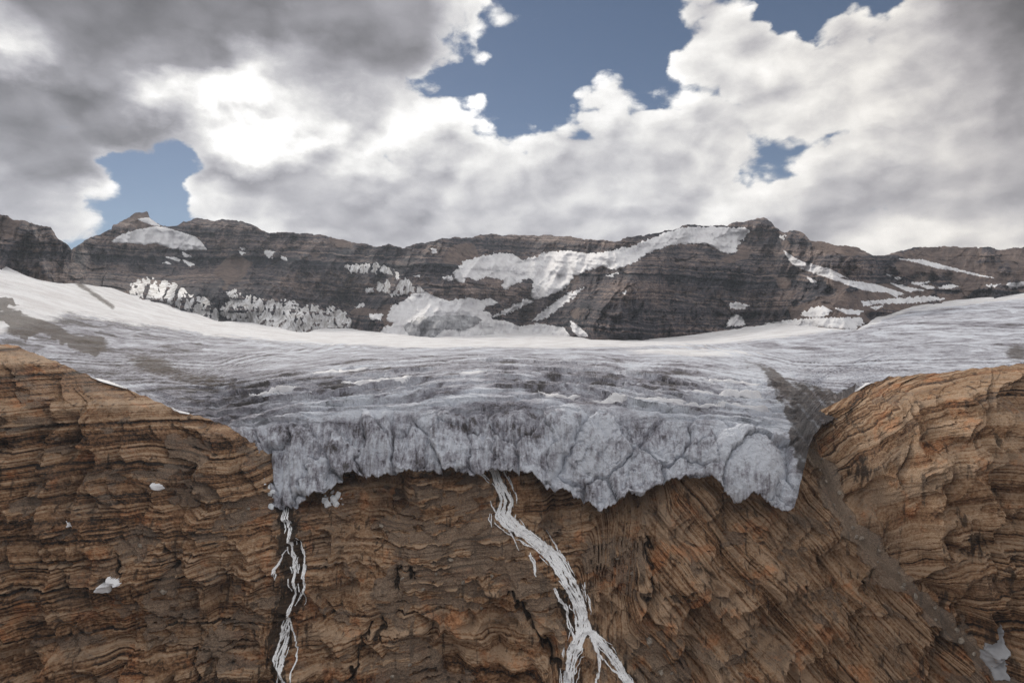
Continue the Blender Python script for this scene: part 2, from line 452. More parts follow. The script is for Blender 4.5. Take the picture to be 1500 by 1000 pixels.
def water_material():
    m, n, b, pos = new_mat('white_water')
    f = n.noise(stretch(n, pos, (1.1, .5, .22)), 1, 5, .7)
    ac = n.attr('across')
    tr = n.n.new('ShaderNodeBsdfTransparent'); mx = n.n.new('ShaderNodeMixShader')
    n.put(mx.inputs[0], n.sm(n.m('ADD', n.m('SUBTRACT', 1.0, ac), n.m('MULTIPLY', n.m('SUBTRACT', n.noise(stretch(n, pos, (1.6, .8, .35)), 1, 4, .7), .5), 2.2)), -.08, .42))
    n.l.new(tr.outputs[0], mx.inputs[1]); n.l.new(b.outputs[0], mx.inputs[2]); n.l.new(mx.outputs[0], n.n['Material Output'].inputs[0])
    c = n.ramp(f, [(.24, (.66, .68, .71)), (.36, (.92, .93, .95)), (.55, (.97, .97, .98))])
    n.l.new(c, b.inputs['Base Color']); b.inputs['Roughness'].default_value = .45
    bump(n, b, f, .5, .8)
    return m


M_rock = rock_material(); M_mtn = mountain_material(); M_ice = ice_material(); M_water = water_material()
M_snow = snow_material('old_snow', (.70, .69, .71), (.86, .86, .88), .3)
M_flute = snow_material('fluted_snow', (.34, .32, .31), (.84, .84, .86), .85)
M_dirty = snow_material('dirty_ice', (.20, .20, .215), (.50, .505, .53), .35)

# ================================================================ GLACIER
GT = [(-200, 330), (-150, 340), (0, 386), (52, 408), (90, 415), (120, 416), (140, 420), (165, 422), (190, 432), (230, 438),
      (262, 447), (290, 460), (318, 470), (356, 471), (393, 476), (426, 485), (448, 488), (470, 480), (512, 479), (540, 484), (560, 488), (640, 494), (700, 492), (760, 486), (800, 484), (840, 494),
      (870, 498), (920, 499), (960, 494), (1000, 489), (1040, 486), (1075, 476), (1100, 472), (1150, 474), (1200, 479), (1250, 484), (1266, 478), (1280, 466), (1300, 458), (1340, 447), (1400, 440), (1450, 436), (1500, 430), (1700, 410)]
GB = [(-200, 520), (0, 535), (60, 550), (120, 575), (180, 600), (240, 622), (300, 650), (340, 675), (370, 705), (390, 735), (405, 742), (430, 738), (450, 728), (475, 718), (500, 698), (515, 692), (560, 695), (600, 686), (660, 690), (700, 692), (720, 686),
      (760, 690), (785, 695), (800, 715), (835, 718), (862, 735), (880, 748), (905, 735), (918, 722), (935, 728), (960, 712), (985, 698), (1010, 697), (1035, 700), (1050, 712), (1075, 735), (1085, 738), (1098, 727), (1130, 735), (1148, 748),
      (1160, 742), (1168, 722), (1176, 690), (1188, 645), (1205, 622), (1240, 605), (1270, 590), (1340, 580), (1420, 572), (1500, 562), (1700, 555)]
gdep = table([
    (-200, [(560, 560), (500, 800), (450, 1100), (400, 1350), (340, 1750)]),
    (0, [(540, 560), (503, 700), (470, 900), (430, 1150), (386, 1500)]),
    (200, [(620, 510), (560, 590), (530, 740), (500, 1000), (470, 1350), (435, 1850)]),
    (330, [(680, 490), (620, 512), (580, 560), (550, 640), (525, 800), (505, 1100), (485, 1600), (470, 2050)]),
    (450, [(745, 468), (700, 478), (650, 490), (600, 510), (570, 545), (545, 620), (525, 780), (510, 1100), (498, 1600), (485, 2150)]),
    (740, [(750, 467), (700, 478), (650, 489), (610, 503), (580, 530), (555, 580), (535, 680), (520, 850), (510, 1150), (500, 1700), (490, 2300)]),
    (1000, [(750, 462), (700, 472), (650, 484), (610, 498), (580, 525), (555, 580), (535, 690), (520, 870), (510, 1150), (500, 1700), (489, 2250)]),
    (1130, [(750, 456), (700, 466), (650, 479), (610, 495), (580, 520), (555, 580), (535, 700), (515, 900), (500, 1200), (485, 1700), (472, 2100)]),
    (1200, [(700, 466), (620, 500), (590, 530), (560, 600), (535, 720), (515, 900), (495, 1250), (478, 1750)]),
    (1350, [(590, 510), (560, 570), (540, 660), (520, 800), (500, 1000), (475, 1400), (446, 1950)]),
    (1500, [(580, 510), (550, 580), (530, 680), (500, 900), (470, 1300), (430, 1950)]),
    (1700, [(580, 500), (550, 570), (530, 650), (500, 860), (460, 1300), (410, 1950)])])

GLc = Layer(-170, 1670, 1150, 400, lambda x: gsm(line(x, GT)[None], 4, 1)[0], lambda x: gsm(line(x, GB)[None], 1.5, 1)[0])
GLc.PY += ((4 * perlin(GLc.x / 9, GLc.x * 0, 3) + 4 * perlin(GLc.x / 31, GLc.x * 0, 4) + 3 * perlin(GLc.x / 3.6, GLc.x * 0, 5)) * GLc.t[:, None] ** 9).astype(np.float32)
px, py = GLc.PX, GLc.PY
D = gdep(px, py)
Pw = world(px, py, D)
X, Y, Z = Pw[..., 0], Pw[..., 1], Pw[..., 2]
# surface normal of the smooth body
eps = 1.5
du = world(px + eps, py, gdep(px + eps, py)) - world(px - eps, py, gdep(px - eps, py))
dv = world(px, py + eps, gdep(px, py + eps)) - world(px, py - eps, gdep(px, py - eps))
Nn = np.cross(dv, du); Nn /= np.linalg.norm(Nn, axis=-1, keepdims=True) + 1e-9
Nn *= np.sign(Nn[..., 2:3] * .9 - Nn[..., 1:2] * .5 + 1e-6)
c_arc = py - .00022 * np.clip(px - 740, -420, 420) ** 2 + 5 * perlin(px / 130, py / 60, 9)
cc = np.clip(c_arc, 480, 760)
spc = np.interp(cc, [480, 505, 520, 545, 580, 620, 760], [1.8, 2.2, 3.2, 6.5, 12, 22, 34])
ccs = np.arange(470, 771, 1.0)
gint = np.cumsum(1 / np.interp(ccs, [480, 505, 520, 545, 580, 620, 760], [1.8, 2.2, 3.2, 6.5, 12, 22, 34]))
band = np.interp(cc, ccs, gint)
tongue = sstep(px, 235, 330) * (1 - sstep(px, 1130, 1185))
facem = sstep(py - .00016 * (px - 740) ** 2, 585, 622) * tongue
upper = tongue * (1 - facem) * sstep(c_arc, 508, 530)
cr1 = np.abs(perlin(px / 150 + 3, band * .9, 11)); cr2 = np.abs(perlin(px / 70, band * 1.7, 12))
crev = np.maximum(np.clip(1 - cr1 / .16, 0, 1) ** 1.2, .6 * np.clip(1 - cr2 / .15, 0, 1))
mask_c = sstep(fb(px / 160, py / 40, 15, 2), -.45, .15)
disp = -crev * mask_c * upper * np.interp(c_arc, [510, 540, 600], [1.2, 3.6, 5.5])
ph = band * .42 + 1.2 * perlin(px / 260, py / 90, 18) + .10 * perlin(px / 40, py / 20, 19)
saw = ph - np.floor(ph)
disp += upper * sstep(fb(px / 90, band * .5, 16, 2), -.5, .3) * np.interp(c_arc, [510, 540, 600], [1.0, 4.0, 6.5]) * (saw - .5)
ph2 = band * .95 + 1.0 * perlin(px / 170, py / 60, 21)
disp += upper * np.interp(c_arc, [510, 540, 600], [.7, 1.8, 2.6]) * (ph2 - np.floor(ph2) - .5)
disp += upper * .7 * fb(px / 12, py / 5, 20, 3)
# broken face: blocks, flutes and cracks
sdm = np.clip(1 - ((px - 1092) / 60) ** 2 - ((py - 688) / 62) ** 2, 0, 1) ** .5
right = sstep(px + 12 * perlin(py / 20, px / 50, 22), 770, 840)
wv1 = 9 * fb(px / 30, py / 30, 23, 3)
pa = (px + wv1) * .86 + py * .5; pb = (py + wv1) * .86 - px * .5
fa, ka = facets(pa / 66, pb / 84, 24, .8); fc, kc = facets(pa / 17 + .2 * wv1 / 9, pb / 27, 25)
fd, kd = facets((px + wv1) / 38, (py + wv1) / 80, 26)
flute = perlin(px / 9, py / 140, 27) + .6 * perlin(px / 4.3, py / 90, 28)
disp += facem * right * (1 - .7 * sdm) * (fa * 12.0 + fc * 2.2 - ka * 5.0 - kc * .7 + .9 * flute)
disp += facem * (1 - right) * (flute * 2.3 + fd * 7.5 - kd * 3.0 + fc * 1.0 + 4 * perlin(px / 90, py / 120, 31))
disp += facem * .9 * fb(px / 8, py / 10, 33, 3)
disp += 15 * sdm * facem
# plateau: gentle swells, flow lines
plat = 1 - np.clip(upper + facem, 0, 1)
gts = gsm(line(GLc.x, GT)[None], 16, 1); gbs = gsm(line(GLc.x, GB)[None], 16, 1)
tt = (py - gts) / (gbs - gts)
flow = py + .10 * np.clip(px - 1100, 0, 400) - .08 * np.clip(400 - px, 0, 400)
disp += plat * (2.2 * fb(X / 80, Y / 160, 35, 2) + .7 * ridged(px / 240, tt * 34 + .5 * perlin(px / 90, tt * 6, 38), 37, 3))
dist_s = np.clip(Y / 500, 1, 4)
Pd = Pw + Nn * disp[..., None]
tiny = .35 * fb(px / 6, py / 4, 39, 2)
Pd[..., 2] += tiny
# curl the lip under so the foot of the ice overhangs the rock
lip = []
for k, (back, dz) in enumerate([(2.5, -1.2), (8, .5), (20, 5.0), (40, 14)]):
    q = Pd[-1].copy(); q[:, 1] += back; q[:, 0] += back * (GLc.x - 750) / 1000; q[:, 2] += dz; lip.append(q)
Pall = np.concatenate([Pd, np.array(lip)], 0)
# where snow, dirt and rubble lie on it, and one painted sunlit strip
mpx, mpy = px + 9 * fb(px / 22, py / 22, 156, 3), py + 6 * fb(px / 22, py / 22, 157, 3)
moraine = sstep(sdist(mpx, mpy, [(1085, 524), (1112, 528), (1150, 548), (1195, 568), (1256, 572), (1256, 640), (1200, 700), (1180, 700), (1164, 690), (1156, 630), (1142, 588), (1118, 552)]), -5, 7) * np.interp(py, [522, 545], [.5, .85]) * (.86 + .34 * perlin((px - .9 * py) / 9, (px + py) / 120, 159))
rub = 1.25 * np.exp(-((px - 130) / 26) ** 2 - ((py - 505) / 13) ** 2) + 1.2 * np.exp(-((px - 40) / 45) ** 2 - ((py - 462 - .45 * (px - 20)) / 9) ** 2) + 1.2 * np.exp(-((px - 30) / 22) ** 2 - ((py - 484) / 11) ** 2) \
    + .75 * np.exp(-((px - 225) / 55) ** 2 - ((py - 535 - .25 * (px - 225)) / 20) ** 2) + .5 * np.exp(-((px - 320) / 60) ** 2 - ((py - 560) / 18) ** 2)
rub = rub + 1.1 * np.exp(-((px - 85) / 30) ** 2 - ((py - 485 - .5 * (px - 85)) / 7) ** 2) + .7 * np.exp(-(polydist(px, py, [(100, 405), (165, 450)]) / 5) ** 2) + .9 * np.exp(-((px - 1490) / 20) ** 2 - ((py - 517) / 14) ** 2)
for pl_ in ([(-40, 436), (15, 437), (26, 447), (8, 453), (-40, 452)], [(-60, 452), (0, 453), (22, 457), (52, 472), (56, 482), (20, 479), (-60, 466)], [(17, 468), (50, 482), (54, 492), (38, 502), (20, 489)], [(119, 494), (150, 497), (152, 516), (136, 523), (119, 512)], [(56, 478), (75, 482), (112, 506), (104, 512), (80, 500)]):
    rub = np.maximum(rub, 1.1 * sstep(sdist(mpx - 4 * perlin(px / 7, py / 5, 158), mpy, pl_), -3, 4))
brown = np.clip(np.maximum(moraine, rub), 0, 1)
sl = line(px, [(-170, 520), (0, 488), (100, 458), (200, 474), (300, 489), (420, 501), (600, 509), (900, 509), (1040, 505), (1120, 496), (1260, 482), (1330, 455), (1500, 437), (1670, 420)])
snow = np.clip(.54 + (sl - py) / np.interp(px, [0, 300, 600, 1100, 1500], [46, 22, 9, 12, 22]), 0, 1)
snow = np.maximum(snow, .75 * np.exp(-((px - 1010) / 130) ** 2 - ((py - 517) / 9) ** 2))  # sunlit strip of the plateau, its light put into the colour as snow
dirt = .42 + .24 * (fb(px / 60, py / 34, 36, 3)) * np.maximum(facem, .6 * upper) - .02 * facem - .10 * facem * right + .10 * upper
dirt = dirt + .08 * np.exp(-((px - 735) / 75) ** 2 - ((py - 640) / 60) ** 2) - .22 * np.exp(-((px - 1090) / 90) ** 2 - ((py - 640) / 90) ** 2) - .12 * np.exp(-((px - 560) / 110) ** 2 - ((py - 590) / 18) ** 2)
dirt = dirt - .05 * sstep(px, 1180, 1350) * (1 - facem) + .20 * (1 - sstep(px, 220, 480)) * (1 - facem) + .06 * sstep(px, 1150, 1250) * (1 - facem)
ext = lambda a: np.concatenate([a, np.repeat(a[-1:], 4, 0)], 0)
mesh_obj('glacier', Pall, gridquads(GLc.nr + 4, GLc.nc), M_ice, dict(dirt=ext(dirt), snow=ext(snow), brown=ext(brown), face=ext(facem), band=ext(band)), True,
         label='broad grey crevassed glacier spilling over the lip of the brown cliff', category='glacier')

GLO = bpy.data.objects['glacier']
def lip_ridge(pts, wd, seed):
    pts = np.array(pts, float); n = int((pts[-1, 0] - pts[0, 0]) / 1.3); u = np.linspace(pts[0, 0], pts[-1, 0], n)
    v = np.interp(u, pts[:, 0], pts[:, 1]) + 1.2 * perlin(u / 18, u * 0, 210 + seed)
    a = np.linspace(-1, 1, 7); hw = wd * .5 * np.clip(np.minimum(u - u[0], u[-1] - u) / 9, .15, 1) * (1 + .4 * perlin(u / 9, u * 0, 215 + seed))
    gx_ = u[:, None] + a * 0; gy_ = v[:, None] + a * hw[:, None]
    Q_ = np.stack([GLc.sample(Pd[..., k], gx_, gy_) for k in range(3)], -1)
    Q_[..., 2] += (1.9 * (1 - a ** 2) - .5); Q_[..., 1] -= 1.0 * (1 - a ** 2)
    mesh_obj('snow_ridge', Q_, gridquads(n, 7), M_snow, None, True, parent=GLO)
for k, (pts, wd) in enumerate([([(500, 562), (550, 559), (604, 556)], 4), ([(672, 548), (690, 546), (712, 545)], 4), ([(788, 569), (800, 576), (825, 579), (850, 577)], 5), ([(866, 585), (900, 583), (950, 586), (1005, 588)], 4.5), ([(1010, 574), (1070, 575), (1120, 580)], 3), ([(985, 590), (1060, 592), (1128, 600)], 3.2), ([(365, 578), (400, 571), (440, 566)], 3), ([(455, 548), (500, 543), (540, 541)], 2.6), ([(1030, 556), (1080, 558), (1115, 563)], 2.4)]):
    lip_ridge(pts, wd, k)

# ================================================================ ROCK CLIFF
CT = [(-200, 440), (-150, 455), (0, 503), (30, 509), (60, 520), (120, 545), (180, 568), (240, 591), (262, 603), (300, 612), (330, 622), (360, 640), (376, 655), (395, 668), (420, 650), (520, 625), (740, 618), (1000, 622), (1120, 640), (1165, 630), (1178, 610), (1200, 600), (1240, 582), (1268, 562), (1300, 554),
      (1340, 549), (1380, 546), (1420, 541), (1460, 537), (1500, 532), (1700, 515)]
cdep = table([
    (-200, [(440, 470), (480, 430), (560, 400), (700, 375), (1000, 340), (1250, 318)]),
    (0, [(500, 480), (530, 440), (600, 415), (700, 398), (850, 376), (1000, 360), (1250, 340)]),
    (180, [(565, 490), (590, 458), (650, 440), (750, 418), (850, 402), (1000, 382), (1250, 358)]),
    (330, [(615, 500), (640, 478), (680, 466), (740, 456), (800, 440), (900, 420), (1000, 404), (1250, 375)]),
    (420, [(640, 510), (690, 496), (740, 480), (800, 456), (900, 436), (1000, 420), (1250, 390)]),
    (600, [(620, 520), (690, 497), (740, 484), (800, 468), (900, 446), (1000, 428), (1250, 396)]),
    (740, [(620, 520), (690, 498), (740, 486), (800, 470), (900, 450), (1000, 432), (1250, 400)]),
    (900, [(620, 515), (690, 494), (740, 482), (800, 466), (900, 446), (1000, 430), (1250, 398)]),
    (1100, [(630, 512), (700, 486), (750, 474), (850, 452), (1000, 428), (1250, 396)]),
    (1200, [(600, 520), (640, 505), (700, 490), (800, 466), (900, 450), (1000, 436), (1250, 404)]),
    (1260, [(560, 520), (600, 478), (700, 456), (800, 446), (900, 440), (1000, 430), (1250, 400)]),
    (1350, [(546, 490), (570, 452), (620, 428), (700, 412), (800, 402), (900, 400), (1000, 402), (1250, 385)]),
    (1500, [(530, 470), (560, 430), (620, 402), (700, 388), (850, 372), (1000, 362), (1250, 340)]),
    (1700, [(515, 450), (560, 400), (700, 360), (1000, 330), (1250, 315)])])
CL = Layer(-170, 1670, 1200, 470, lambda x: line(x, CT) + 2.5 * perlin(x / 11, x * 0, 41) + 3 * perlin(x / 37, x * 0, 42), lambda x: x * 0 + 1120, 1.0)
px, py = CL.PX, CL.PY
D = cdep(px, py)
GUL = [(1172, 600), (1190, 650), (1215, 700), (1245, 760), (1290, 815), (1335, 862), (1390, 915), (1440, 965), (1490, 1020), (1560, 1100)]
gd = polydist(px + 11 * fb(px / 40, py / 40, 48, 3), py + 8 * fb(px / 40, py / 40, 49, 3), GUL)
gx = np.interp(py, [p[1] for p in GUL], [p[0] for p in GUL])
rightm = sstep(px - gx, -10, 14)                                        # the folded dome right of the gully
slabm = sstep(px + .35 * (py - 740), 870, 985) * (1 - rightm)             # tilted slabs in the middle
wx = 14 * fb(px / 120, py / 120, 44, 3)
sA = py + .07 * px - 34 * np.exp(-((px - 330) / 110) ** 2 - ((py - 690) / 80) ** 2) - 26 * np.exp(-((px - 610) / 80) ** 2 - ((py - 770) / 90) ** 2) + .10 * np.clip(px - 430, 0, 500) * np.sin(px / 70) * .3 + wx * .28
sB = (py - 1.15 * (px - 1000)) * .66 + wx * .25 + 8 * perlin(px / 160, py / 160, 45)
sC = py - .0016 * np.clip(1500 - px, -60, 420) ** 2 + wx * .22 + 400
xA = px + .15 * wx; xB = (px + .87 * py); xC = px * 1.0 + .3 * py
S = sA * (1 - slabm) * (1 - rightm) + sB * slabm + sC * rightm
def layered(h, wd, seed, gv=0.):
    return beds(sA, xA, seed, h, wd, gv) * (1 - slabm) * (1 - rightm) + beds(sB, xB, seed + 1, h, wd * 2.2, gv) * slabm + beds(sC, xC, seed + 2, h, wd * 1.3, gv) * rightm
brk = sstep(fb(px / 90, py / 50, 47, 3), -.35, .35)
WF = [(716, 684), (724, 694), (733, 712), (740, 735), (737, 756), (752, 772), (778, 790), (800, 808), (818, 832), (832, 850), (846, 880), (853, 905), (856, 925)]
WFa = [(856, 922), (846, 938), (838, 958), (834, 985), (832, 1030), (828, 1110)]
WFb = [(856, 922), (874, 934), (888, 950), (902, 970), (916, 992), (935, 1020), (980, 1110)]
LF = [(417, 745), (424, 765), (425, 790), (427, 815), (432, 840), (433, 865), (428, 885), (421, 910), (416, 935), (414, 960), (418, 985), (424, 1010), (430, 1110)]
main = WF + WFa
dmain = np.minimum(polydist(px, py, main), polydist(px, py, WFb)); dleft = polydist(px, py, LF)
SCREE = [
    ([(560, 775), (640, 760), (690, 745), (735, 775), (770, 810), (800, 850), (830, 880), (800, 905), (740, 870), (690, 890), (600, 885), (560, 900), (545, 860), (590, 820)], 1),
    ([(610, 695), (690, 690), (720, 720), (725, 760), (680, 750), (640, 740), (600, 735)], .55),
    ([(865, 800), (950, 795), (945, 830), (930, 860), (880, 850), (850, 835)], .95),
    ([(935, 930), (970, 920), (1010, 985), (1030, 1060), (930, 1060)], 1),
    ([(555, 960), (600, 930), (640, 960), (660, 1040), (540, 1040)], .9),
    ([(240, 640), (300, 650), (320, 668), (270, 690), (240, 690)], .8),
    ([(255, 710), (300, 705), (345, 735), (300, 740)], .75),
    ([(330, 740), (400, 720), (410, 750), (350, 770), (310, 780)], .85),
    ([(175, 790), (215, 760), (240, 790), (200, 830), (185, 815)], .7),
    ([(215, 870), (250, 830), (270, 800), (262, 860), (235, 920), (215, 960), (205, 930)], .85),
    ([(300, 930), (345, 900), (380, 900), (340, 950), (280, 980)], .8),
    ([(1175, 615), (1200, 640), (1205, 690), (1185, 660)], .8)]
scree = np.zeros(px.shape, np.float32)
for poly, wt in SCREE:
    scree = np.maximum(scree, wt * sstep(sdist(px + 7 * perlin(px / 14, py / 14, 51), py + 7 * perlin(px / 14, py / 14, 52), poly), -7, 7))
gw = np.interp(py, [600, 680, 760, 900, 1000], [9, 10, 17, 15, 10]) * (1 + .5 * perlin(py / 30, px / 60, 50))
scree = np.clip(scree * 1.25, 0, 1) * (1 - .85 * sstep(fb(px / 46, S / 12, 64, 3), .22, .42))
scree = np.maximum(scree, 1.0 * sstep(gw - gd + 3 * perlin(px / 12, py / 12, 53), -2, 3))
scree = np.maximum(scree, .62 * sstep(fb(px / 70, py / 34, 54, 4), .28, .6) * (1 - rightm))
scree = np.clip(scree * (.92 + .5 * fb(px / 9, py / 34, 58, 3)), 0, 1)
scree = np.clip(scree * 1.25, 0, 1) * (1 - .85 * sstep(fb(px / 46, S / 12, 64, 3), .22, .42))
scree = np.maximum(scree, 1.7 * sstep(gw - gd + 3 * perlin(px / 12, py / 12, 53), -2, 3))
hard = 1 - .85 * sstep(scree, .22, .7)
big = 12 * fb(px / 170 + .3 * perlin(px / 60, py / 60, 56), py / 300, 55, 3) + 9 * ridged(px / 75 + .4 * perlin(px / 50, py / 40, 59), py / 170, 57, 3) - 8
dd = big * (.4 + .6 * hard)
L44, L15, L5 = layered(44, 110, 61, .45), layered(15, 42, 71, .38), layered(5.0, 15, 81, .12)
mass = sstep(fb(px / 120, py / 70, 60, 3), -.25, .35)
blk = .5 + .5 * L15 + (.25 + .4 * mass) * L5
dd += hard * (6.5 * L44 * (.3 + .7 * brk) + 3.6 * L15 * (.25 + .75 * brk) + (1.1 + 1.8 * mass) * L5)
dd += hard * (.9 * fb(px / 16, py / 16, 91, 4, .55))
dd += (1 - hard) * (.9 * fb(px / 5, py / 5, 95, 3) + 1.6 * np.clip(perlin(px / 3.3, py / 3.3, 93) - .25, 0, 1))
# grooves along the slabs, broken faces elsewhere
gr = np.clip(1 - np.abs(perlin(xB / 190, sB / 11, 98)) / .16, 0, 1) * sstep(perlin(xB / 120, sB / 40, 100), -.1, .4); dd -= slabm * gr * hard * 2.2
wv2 = 10 * fb(px / 40, py / 40, 96, 3)
f1_, k1_ = facets((px + wv2) / 48, (S + wv2) / 40, 97); f2_, k2_ = facets((px + wv2 * .5) / 17, (S + wv2) / 13, 99)
dd += hard * (1 - slabm * .5) * (1 - rightm * .45) * (f1_ * 2.0 - k1_ * .5 + f2_ * .8)
f3_, k3_ = facets(xB / 120, sB / 24, 94); dd += hard * slabm * (f3_ * 4 - k3_ * 1.0)
# gully, water channels
dd = dd * (1 - .8 * np.exp(-(gd / 15) ** 2)) - 5 * np.exp(-(gd / 30) ** 2)
dd = dd * (1 - .6 * np.exp(-(dmain / 13) ** 2)) - 1.5 * np.exp(-(dmain / 20) ** 2) - 2 * np.exp(-(dleft / 18) ** 2)
qx = px + 9 * fb(px / 16, py / 22, 152, 3); qy = py + 6 * fb(px / 16, py / 16, 153, 2)
DARKCL = [[(250, 802), (255, 825), (252, 835)], [(585, 830), (578, 865)], [(604, 830), (604, 850)], [(750, 868), (775, 910), (800, 950), (826, 992), (840, 1040)], [(540, 915), (530, 945), (515, 995)], [(560, 910), (555, 940)], [(180, 808), (183, 838)], [(950, 790), (955, 860), (940, 905)], [(275, 960), (285, 1000)]]
wet = np.zeros(px.shape, np.float32)
for ln in DARKCL:
    e = np.exp(-(polydist(qx, qy, ln) / 4.2) ** 2); wet = np.maximum(wet, .72 * e); dd -= 6 * e
wet = np.maximum(wet, .85 * np.exp(-(polydist(px, py, LF[:7]) / 21) ** 2)); wet = np.maximum(wet, .75 * np.exp(-(polydist(px + 8, py, LF[6:]) / 24) ** 2))
wet = np.maximum(wet, .55 * np.exp(-(dmain / 26) ** 2)); wet = np.maximum(wet, .7 * np.exp(-(polydist(px, py, [(822, 868), (838, 925)]) / 14) ** 2))
wet = np.maximum(wet, .62 * np.exp(-((px - 1262) / 24) ** 2 - ((py - 690) / 40) ** 2)); wet = np.maximum(wet, .6 * np.exp(-((px - 1245) / 14) ** 2 - ((py - 605) / 24) ** 2))
wet = np.maximum(wet, .62 * np.exp(-((px - 1430) / 34) ** 2 - ((py - 800) / 30) ** 2))
# notch under the ice foot
gb = np.interp(px, GLc.x, GLc.bot)
inmid = sstep(px, 400, 430) * (1 - sstep(px, 1140, 1165))
notch = np.exp(-((py - gb - 2) / 11) ** 2) * inmid
dd -= 12 * notch * (.5 + .5 * sstep(perlin(px / 40, px * 0, 99), -.3, .3))
crest = sstep(py - CL.top, 0, 14)
Dr = D - dd * (.15 + .85 * crest)
ice_here = gdep(px, np.minimum(py, gb))
edgeL = line(py, [(600, 352), (640, 366), (655, 378), (672, 392), (690, 399), (745, 402)]) + 7 * fb(py / 14, px / 30, 154, 3)
push = sstep(px - edgeL, -3, 3) * (1 - sstep(px, 1160, 1178)) * (1 - sstep(py - gb, -3, 4))
Dr = Dr * (1 - push) + np.maximum(Dr, ice_here + 12) * push
Pr = world(px, py, D); Pr[..., 1] = Dr
Pr[..., 0] = D * (px - 750) / 1000
dz_ = np.gradient(Pr[..., 2], axis=0); dy_ = np.gradient(Pr[..., 1], axis=0)
tread = sstep(np.clip(-dy_ / np.minimum(dz_, -1e-3), -9, 9) * -1, .9, 2.2) * crest
scree = np.maximum(scree, .32 * np.clip(gsm(tread, .8, 0), 0, 1))
back = []
for k in (1, 2, 3):
    q = Pr[0].copy(); q[:, 1] += 18 * k * k; q[:, 0] += 18 * k * k * (CL.x - 750) / 1000; q[:, 2] -= 4 * k * k; back.append(q)
foot = Pr[-1].copy(); foot[:, 1] -= 60; foot[:, 2] -= 130
Pall = np.concatenate([np.array(back[::-1]), Pr, foot[None]], 0)
e2 = lambda a: np.concatenate([np.repeat(a[:1], 3, 0), a, a[-1:]], 0)
tone = .5 + .16 * rightm - .22 * sstep(330 - px, -80, 200) * sstep(py, 560, 700) + .20 * slabm + .10 * sstep(px, 430, 520) * (1 - rightm) - .25 * sstep(px - 1280, 0, 200) * sstep(py, 740, 900) \
    + .42 * rightm * np.exp(-((sC - 1047) / 9) ** 2) + .3 * rightm * np.exp(-((sC - 1083) / 7) ** 2) - .35 * rightm * np.exp(-((sC - 975) / 9) ** 2)
mesh_obj('cliff', Pall, gridquads(CL.nr + 4, CL.nc), M_rock, dict(blk=e2(blk), strata=e2(S * .46), tone=e2(tone), scree=e2(scree), wet=e2(wet)), False, kind='structure')

# ================================================================ MOUNTAINS
SK = [(-200, 255), (-150, 270), (0, 315), (20, 322), (45, 325), (60, 333), (75, 335), (85, 350), (100, 360), (105, 367), (115, 358), (140, 345), (163, 338), (165, 330), (185, 322), (195, 313), (205, 311), (217, 312), (219, 320), (235, 330), (257, 333), (270, 325), (290, 321), (320, 322), (355, 325), (375, 333), (395, 342), (410, 341), (440, 342), (465, 344), (490, 349), (515, 355), (545, 360), (570, 359), (590, 364), (620, 356), (650, 350), (680, 348), (700, 345), (730, 344), (770, 346), (800, 345), (830, 347), (850, 348), (870, 353), (890, 354), (920, 349), (960, 342), (988, 336), (1006, 331), (1044, 331), (1066, 331), (1068, 327), (1090, 325), (1100, 322), (1118, 320), (1130, 326), (1135, 333), (1150, 340), (1165, 338), (1180, 344), (1188, 354), (1210, 357), (1230, 358), (1260, 366), (1280, 374), (1305, 374), (1330, 365), (1355, 362), (1400, 362), (1440, 363), (1470, 366), (1500, 361), (1700, 345)]
ML = Layer(-170, 1670, 1200, 210, lambda x: line(x, SK) + .8 * perlin(x / 4.1, x * 0, 101) + 2.0 * perlin(x / 14, x * 0, 102) + 1.2 * np.floor(2.5 * perlin(x / 27, x * 0, 103)), lambda x: np.maximum(line(x, GT) + 25, 440))
px, py = ML.PX, ML.PY
gt = gsm(line(ML.x, GT)[None], 14, 1)[0]; gt = np.maximum(gt, line(ML.x, GT) - 2)
D0 = gsm((gdep(ML.x, gt) + 12)[None], 22, 1)[0]
ta = np.interp(ML.x, [-170, 90, 125, 300, 700, 850, 1000, 1120, 1300, 1670], [1.1, 1.0, .95, .80, .62, .8, .85, .80, .62, .6])
z0 = D0 * (500 - gt) / 1000
Dm = (D0 - z0 / ta) / np.maximum(1 - (500 - py) / 1000 / ta, .3)
Dm += 420 * sstep(px, 96, 135) * sstep(py, 440, 380) * (1 - sstep(px, 250, 560))                           # the peak stands behind the near crag
# dark buttress in front of the hanging glacier
but = sstep(sdist(px, py, [(800, 505), (850, 450), (900, 402), (950, 372), (985, 362), (1040, 362), (1062, 376), (1090, 372), (1110, 380), (1130, 420), (1120, 505)]), -16, 26)
Dm -= 150 * but
kn = sstep(sdist(px, py, [(676, 412), (690, 405), (716, 406), (737, 412), (735, 424), (715, 435), (690, 438), (676, 430)]), -6, 10); Dm -= 60 * kn
Sm = (500 - py) * 2.4 + .10 * px + 14 * fb(px / 150, py / 100, 111, 3)
rib = ridged(px / 60 + .35 * (py - 400) / 60, py / 130, 113, 4, .55)
fm, km = facets((px + 8 * fb(px / 25, py / 25, 118, 2)) / 26, py / 20, 119)
md = 26 * fm + 80 * fb(px / 150, py / 120, 115, 3) + 62 * (rib - .8) + 26 * beds(Sm, px, 121, 42, 60) + 13 * beds(Sm, px, 125, 14, 26) + 7 * beds(Sm, px, 127, 6, 12) + 9 * fb(px / 8, py / 8, 117, 3, .6)
mscree = sstep(fb(px / 90, py / 60, 131, 3) + .5 * sstep(px, 1120, 1200) - .15, .1, .5) * (1 - .7 * but)
cr_ = sstep(py - ML.top, 0, 10)
Dm = Dm - md * (1 - .65 * mscree) * (.25 + .75 * cr_)
Pm = world(px, py, Dm)
back = []
